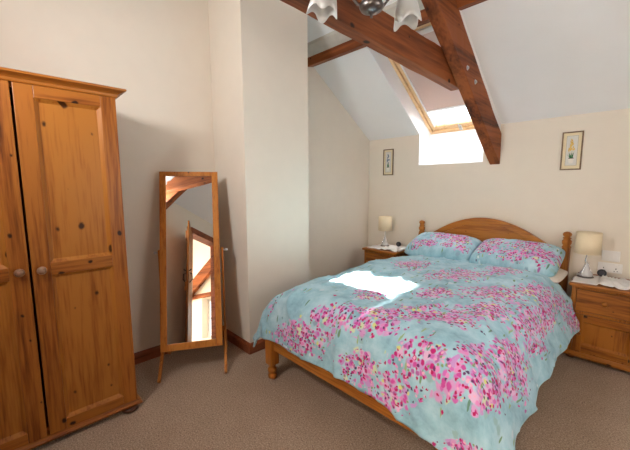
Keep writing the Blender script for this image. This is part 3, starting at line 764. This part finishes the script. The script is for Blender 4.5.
# ================= bedside cabinets =================
def make_bedside():
    W, D, H = .45, .40, .598      # local: x 0..W, y 0 (front) .. D
    t = thing('bedside_cabinet', 'x', 'bedside cabinet')
    idl = lambda bm: bm
    bm = B(); box(bm, .012, .028, .012, D, .065, .572); box(bm, W - .028, W - .012, .012, D, .065, .572); box(bm, .028, W - .028, D - .012, D, .065, .572); box(bm, .028, W - .028, .02, D - .012, .065, .085); box(bm, .028, W - .028, .02, D - .012, .372, .385)
    box(bm, .012, .040, 0, .012, .065, .572); box(bm, W - .040, W - .012, 0, .012, .065, .572); box(bm, .040, W - .040, 0, .012, .366, .384); box(bm, .040, W - .040, 0, .012, .556, .572); box(bm, .04, W - .04, 0, .012, .065, .078)
    obj('carcass', bm, ns_z, t, bevel=.002)
    bm = B(); box(bm, -.006, W + .006, -.024, D + .002, .5725, .598); obj('cabinet_top', bm, ns_x, t, bevel=.008, seg=3)
    # drawer
    bm = B(); box(bm, .043, W - .043, -.006, .010, .387, .553); dr = obj('drawer', bm, ns_x, t, bevel=.003)
    pr_ = [(.008, -.004), (.009, -.012), (.018, -.018), (.020, -.026), (.016, -.034), (.001, -.037)]
    obj('knob', lathe(B(), [(a, b - .004) for a, b in pr_], (W / 2 - .02, 0, .478), 20, 'Y'), ns_x, dr, smooth=True)
    # door
    panel_door(t, .043, W - .043, .081, .363, -.006, .052, [(.081, .130), (.312, .363)], (.075, .222, .016), idl, ns_z, ns_z, ns_x, th=.016, facing='Y')
    def prof_run(prof):
        bm = B(); rows = []
        for o, z in prof: rows.append([bm.verts.new(p) for p in ((.01 - o, D, z), (.01 - o, -o, z), (W - .01 + o, -o, z), (W - .01 + o, D, z))])
        for a, b in zip(rows, rows[1:]):
            for k in range(4): bm.faces.new((a[k], a[(k + 1) % 4], b[(k + 1) % 4], b[k]))
        bm.faces.new(rows[0]); bm.faces.new(rows[-1][::-1]); return bm
    obj('plinth', prof_run([(.012, .030), (.016, .034), (.016, .048), (.008, .056), (.003, .065)]), ns_x, t)
    for xx in (.035, W - .035):
        for yy in (.03, D - .04):
            obj('foot', lathe(B(), [(.014, 0), (.024, .004), (.028, .014), (.024, .024), (.018, .030)], (xx, yy, 0), 16), darkfoot, t, smooth=True)
    return t
ns1 = make_bedside(); ns1.location = (2.225, -.435, 0)
ns1['label'] = 'pine bedside cabinet with drawer and door right of the bed'; ns1['group'] = 'bedside cabinets'
ns2 = copy_tree(ns1); ns2.location = (.262, -.435, 0); ns2['label'] = 'pine bedside cabinet in the alcove left of the bed, half hidden by the duvet'

# ================= lamps =================
def make_lamp():
    t = thing('bedside_lamp', 'x', 'lamp')
    glass = translucent('milky_lamp_glass', srgb(214, 214, 214), .2, (.9, .9, .9, 1), .1, .25)
    obj('lamp_foot', lathe(B(), [(.052, 0), (.054, .004), (.048, .008), (.001, .009)], n=28), pewter, t, smooth=True)
    obj('lamp_base', lathe(B(), [(.040, .008), (.043, .014), (.040, .026), (.032, .042), (.024, .056), (.017, .072), (.012, .090), (.009, .112)], n=28), glass, t, smooth=True)
    st_ = B(); tube(st_, [(.0, 0, .10), (-.004, 0, .13), (-.002, 0, .16), (0, 0, .20), (0, 0, .26)], [.010, .008, .006, .0045, .0045])
    # polished blades that flare down over the glass
    for a in (0, 2.1, 4.2):
        pts = [Vector((math.cos(a) * r, math.sin(a) * r, z)) for r, z in ((.012, .115), (.016, .085), (.024, .062), (.036, .040), (.046, .014))]
        tube(st_, pts, [.004, .004, .004, .004, .004], 8)
    obj('lamp_stem', st_, chrome, t, smooth=True)
    bm = B(); n = 40; rows = []
    for r, z in ((.082, .188), (.080, .355)):
        rows.append([bm.verts.new((r * math.cos(2 * math.pi * k / n), r * math.sin(2 * math.pi * k / n), z)) for k in range(n)])
    for k in range(n): bm.faces.new((rows[0][k], rows[0][(k + 1) % n], rows[1][(k + 1) % n], rows[1][k]))
    sh = obj('lamp_shade', bm, shade_m, t, smooth=True)
    so = sh.modifiers.new('thickness', 'SOLIDIFY'); so.thickness = .002; so.offset = -1
    bm = B()
    for a in (0, 2.1, 4.2): tube(bm, [(0, 0, .26), (.077 * math.cos(a), .077 * math.sin(a), .262)], .0016, 6)
    obj('shade_ring', bm, steel, t)
    return t
lp = make_lamp(); lp.location = (2.285, -.215, .604); lp['label'] = 'cream drum-shaded lamp on the right-hand bedside cabinet'; lp['group'] = 'bedside lamps'
lp2 = copy_tree(lp); lp2.location = (.395, -.19, .604); lp2['label'] = 'cream drum-shaded lamp on the left-hand bedside cabinet in the alcove'

# cloths
def cloth(name, pts, z, label, amp, cat='cloth'):
    (x0, x1), (y0, y1) = pts
    bm = B(); n, m = 40, 30; V_ = []
    for i in range(n + 1):
        row = []
        for j in range(m + 1):
            u, v = i / n, j / m
            x = x0 + (x1 - x0) * u + .012 * noise.noise(Vector((v * 5, 1, x0))) * (u - .5) * 2; y = y0 + (y1 - y0) * v + .014 * noise.noise(Vector((u * 6, 2, x0)))
            k = noise.noise(Vector((u * 4, v * 3, x0))); r = 1 - abs(noise.noise(Vector((u * 5 + v * 4, v * 2, x0 + 4)))) * 2
            row.append(bm.verts.new((x, y, z + amp(u, v) * (max(0, r) ** 3 * .8 + max(0, k)))))
        V_.append(row)
    for i in range(n):
        for j in range(m): bm.faces.new((V_[i][j], V_[i + 1][j], V_[i + 1][j + 1], V_[i][j + 1]))
    o = obj(name, bm, cloth_m, smooth=True); so = o.modifiers.new('thickness', 'SOLIDIFY'); so.thickness = .0025; so.offset = 1
    return tag(o, label, cat)
c1 = cloth('table_cloth', ((2.225, 2.65), (-.425, -.10)), .6005, 'rumpled white cloth spread over the right-hand bedside cabinet', lambda u, v: .03 if (u > .35 and v < .9) else .0)
c2 = cloth('table_cloth', ((.285, .70), (-.41, -.07)), .6005, 'small white cloth on the left-hand bedside cabinet', lambda u, v: .02 if (u > .45 and v < .7) else 0)
# folded glasses / clock
bm = B(); lathe(bm, [(.001, -.012), (.026, -.012), (.029, -.006), (.029, .010), (.024, .014), (.001, .014)], (0, 0, .031), 24, 'Y')
ck = obj('alarm_clock', bm, black_m, smooth=False, bevel=.002); ck.location = (2.375, -.13, .604); tag(ck, 'small round black clock on the right-hand cabinet behind the white cloth', 'clock', 'alarm clocks')
f_ = obj('clock_face', lathe(B(), [(.001, -.0135), (.020, -.0135), (.020, -.0122), (.001, -.0122)], (0, 0, .031), 24, 'Y'), plain('dark_clock_face', (.05, .05, .06), .3), ck)
ck2 = ck.copy(); col.objects.link(ck2); ck2.location = (.545, -.13, .604); ck2['label'] = 'small round black clock on the left-hand cabinet beside the lamp'
f2 = f_.copy(); col.objects.link(f2); f2.parent = ck2

# ================= wall things =================
def socket(name, x0, x1, z0, z1, label, cat, kind):
    o = obj(name, box(B(), x0, x1, -.009, 0, z0, z1), plastic, bevel=.004); tag(o, label, cat)
    w_ = (x1 - x0) / 2
    for k in range(2):
        cx = x0 + w_ * (k + .5)
        if kind == 'switch': obj('rocker', box(B(), cx - .011, cx + .011, -.013, -.0085, (z0 + z1) / 2 - .016, (z0 + z1) / 2 + .016), plastic, o, bevel=.002)
        else:
            obj('rocker', box(B(), cx - .008, cx + .008, -.0125, -.0085, z1 - .026, z1 - .010), plastic, o, bevel=.002)
            bm = B(); box(bm, cx - .003, cx + .003, -.0098, -.0085, z0 + .030, z0 + .040); box(bm, cx - .012, cx - .006, -.0098, -.0085, z0 + .014, z0 + .019); box(bm, cx + .006, cx + .012, -.0098, -.0085, z0 + .014, z0 + .019)
            obj('pin_hole', bm, black_m, o)
    return o
socket('light_switch', 2.355, 2.465, .715, .800, 'white double light switch on the wall above the socket', 'switch', 'switch')
socket('wall_socket', 2.335, 2.485, .622, .700, 'white double power socket just above the right-hand bedside cabinet', 'socket', 'socket')

def picture(cx, cz, label, petal, parent_group='framed flower pictures', w=.142, h=.316):
    t = thing('framed_picture', label, 'picture', (cx, 0, cz), 0, parent_group)
    a = .010; y0, y1 = -.016, -.001
    bm = B(); box(bm, -w / 2, -w / 2 + a, y0, y1, -h / 2, h / 2); box(bm, w / 2 - a, w / 2, y0, y1, -h / 2, h / 2); box(bm, -w / 2 + a, w / 2 - a, y0, y1, -h / 2, -h / 2 + a); box(bm, -w / 2 + a, w / 2 - a, y0, y1, h / 2 - a, h / 2)
    obj('picture_frame', bm, plain('bronze_frame', srgb(112, 88, 64), .4, .3, .1), t, bevel=.002)
    obj('mount', box(B(), -w / 2 + a, w / 2 - a, -.009, -.003, -h / 2 + a, h / 2 - a), plain('cream_mount', srgb(226, 212, 176), .8), t)
    art = obj('artwork', box(B(), -w / 2 + .032, w / 2 - .032, -.0105, -.009, -h / 2 + .038, h / 2 - .032), plain('art_paper', srgb(214, 212, 206), .8), t)
    iw, ih = w / 2 - .032, h / 2 - .035
    # thin inner border
    bm = B(); e = .0015
    for q in ((-iw, -iw + e, -ih, ih), (iw - e, iw, -ih, ih), (-iw, iw, -ih, -ih + e), (-iw, iw, ih - e, ih)): box(bm, q[0], q[1], -.0112, -.0105, q[2], q[3])
    obj('border_line', bm, plain('border_ink', srgb(130, 120, 110), .8), art)
    bm = B(); prism(bm, [(-.020, -.0108, -.060), (.020, -.0108, -.060), (.013, -.0108, -.104), (-.013, -.0108, -.104)], (0, -.0006, 0)); obj('painted_pot', bm, plain('pot_paint', srgb(228, 224, 214), .8), art)
    bm = B(); box(bm, -.018, .018, -.0122, -.0114, -.064, -.058); obj('painted_soil', bm, plain('soil_paint', srgb(70, 50, 42), .8), art)
    rnd = random.Random(int(cx * 100))
    bm = B()
    for k in range(13):
        a_ = rnd.uniform(-.75, .75); l = rnd.uniform(.05, .085); bx_ = rnd.uniform(-.010, .010)
        tipx, tipz = max(-iw + .004, min(iw - .004, bx_ + math.sin(a_) * l * .55)), -.058 + math.cos(a_) * l * (.6 if abs(a_) > .4 else .8)
        prism(bm, [(bx_ - .003, -.0112 - k * .00003, -.058), (bx_ + .003, -.0112 - k * .00003, -.058), (tipx, -.0112 - k * .00003, tipz)], (0, -.0003, 0))
    obj('painted_leaves', bm, plain('leaf_paint', srgb(52, 112, 66), .8), art)
    bm = B()
    for k in range(26):
        zz = rnd.uniform(-.005, .095); sp = .022 * (1 - max(0, zz) / .13); xx = rnd.uniform(-sp, sp); r = rnd.uniform(.004, .008); a_ = rnd.uniform(0, 3.14)
        pts = [(xx + r * math.cos(a_ + j * math.pi / 3) * (1 if j % 2 else .6), -.0118 - k * .00003, zz + r * 1.5 * math.sin(a_ + j * math.pi / 3)) for j in range(6)]
        prism(bm, pts, (0, -.0003, 0))
    obj('painted_petals', bm, petal, art)
    return t
picture(2.099, 1.610, 'narrow framed picture of a yellow potted flower, right of the rafter', plain('yellow_petals', srgb(224, 186, 96), .8, noise_amt=.1))
picture(.297, 1.613, 'small narrow framed picture of a blue-grey flower, left of the roof window', plain('blue_petals', srgb(120, 134, 150), .8, noise_amt=.1))

# ================= ceiling light =================
hub = Vector((1.690, -2.262, 2.052))
cl = thing('ceiling_light', 'pewter ceiling light with frosted handkerchief glass shades hanging before the beam', 'ceiling light', tuple(hub))
rz_ = ZR - hub.z + T * (0 if hub.y > YR else 0)
ztop = (HE - T * hub.y if hub.y > YR else HF + T * (hub.y - YF)) - hub.z - .005
obj('light_body', lathe(B(), [(.001, .002), (.006, .004), (.006, .018), (.026, .024), (.046, .034), (.054, .050), (.046, .066), (.020, .080), (.012, .105), (.026, .120), (.026, .140), (.008, .150)], n=28), pewter, cl, smooth=True)
bm = B(); tube(bm, [(0, 0, .10), (0, 0, ztop - .02)], .006); obj('rod', bm, pewter, cl, smooth=True)
obj('ceiling_rose', lathe(B(), [(.008, ztop - .055), (.03, ztop - .045), (.05, ztop - .025), (.05, ztop - .012)], n=28), pewter, cl, smooth=True)
R3 = Vector((.694, .72, 0)); F3 = Vector((-.72, .694, 0))
proto_arm = None
def make_shade_mesh(rot):
    bm = B(); n = 64; rows = []
    prof = [(.018, .150), (.026, .142), (.034, .120), (.040, .095), (.046, .070), (.052, .045), (.056, .020), (.058, .0)]
    for i, (r, z) in enumerate(prof):
        f = i / (len(prof) - 1); row = []
        for k in range(n):
            a = 2 * math.pi * k / n; sq = abs(math.cos(2 * (a + rot)))     # 4 lobes
            lob = (math.cos(4 * (a + rot)) + 1) / 2
            rr = r * (1 + .20 * f * f * lob - .06 * f * (1 - lob)); zz = z * 1.06 - .034 * (f ** 3) * lob ** 1.5 * .85
            row.append(bm.verts.new((rr * math.cos(a), rr * math.sin(a), zz)))
        rows.append(row)
    for a, b in zip(rows, rows[1:]):
        for k in range(n): bm.faces.new((a[k], a[(k + 1) % n], b[(k + 1) % n], b[k]))
    return bm
for k, (ca, cf, tilt_) in enumerate(((-.76, .05, .16), (.60, .34, .10), (.10, -.95, .12))):
    d = (R3 * ca + F3 * cf); d.normalize(); r = .185
    arm = B(); pts = [d * .02 + Vector((0, 0, .045)), d * .06 + Vector((0, 0, .06)), d * .11 + Vector((0, 0, .12)), d * (r - .03) + Vector((0, 0, .20)), d * (r - .005) + Vector((0, 0, .235)), d * (r + .002) + Vector((0, 0, .205))]
    a_o = obj('arm', tube(arm, pts, .006), pewter, cl, smooth=True)
    obj('lamp_holder', lathe(B(), [(.010, .218), (.018, .205), (.021, .190), (.020, .178), (.012, .172)], tuple(d * r), 20), pewter, a_o, smooth=True)
    sh = obj('glass_shade', make_shade_mesh(.766 + .785 * (k == 1)), frost_m, cl, smooth=True)
    so = sh.modifiers.new('thickness', 'SOLIDIFY'); so.thickness = .003
    # hang outwards a little
    axis = Vector((0, 0, 1)).cross(d)
    sh.rotation_euler = Matrix.Rotation(-tilt_, 3, axis).to_euler()
    sh.location = d * (r + .028) + Vector((0, 0, .045))
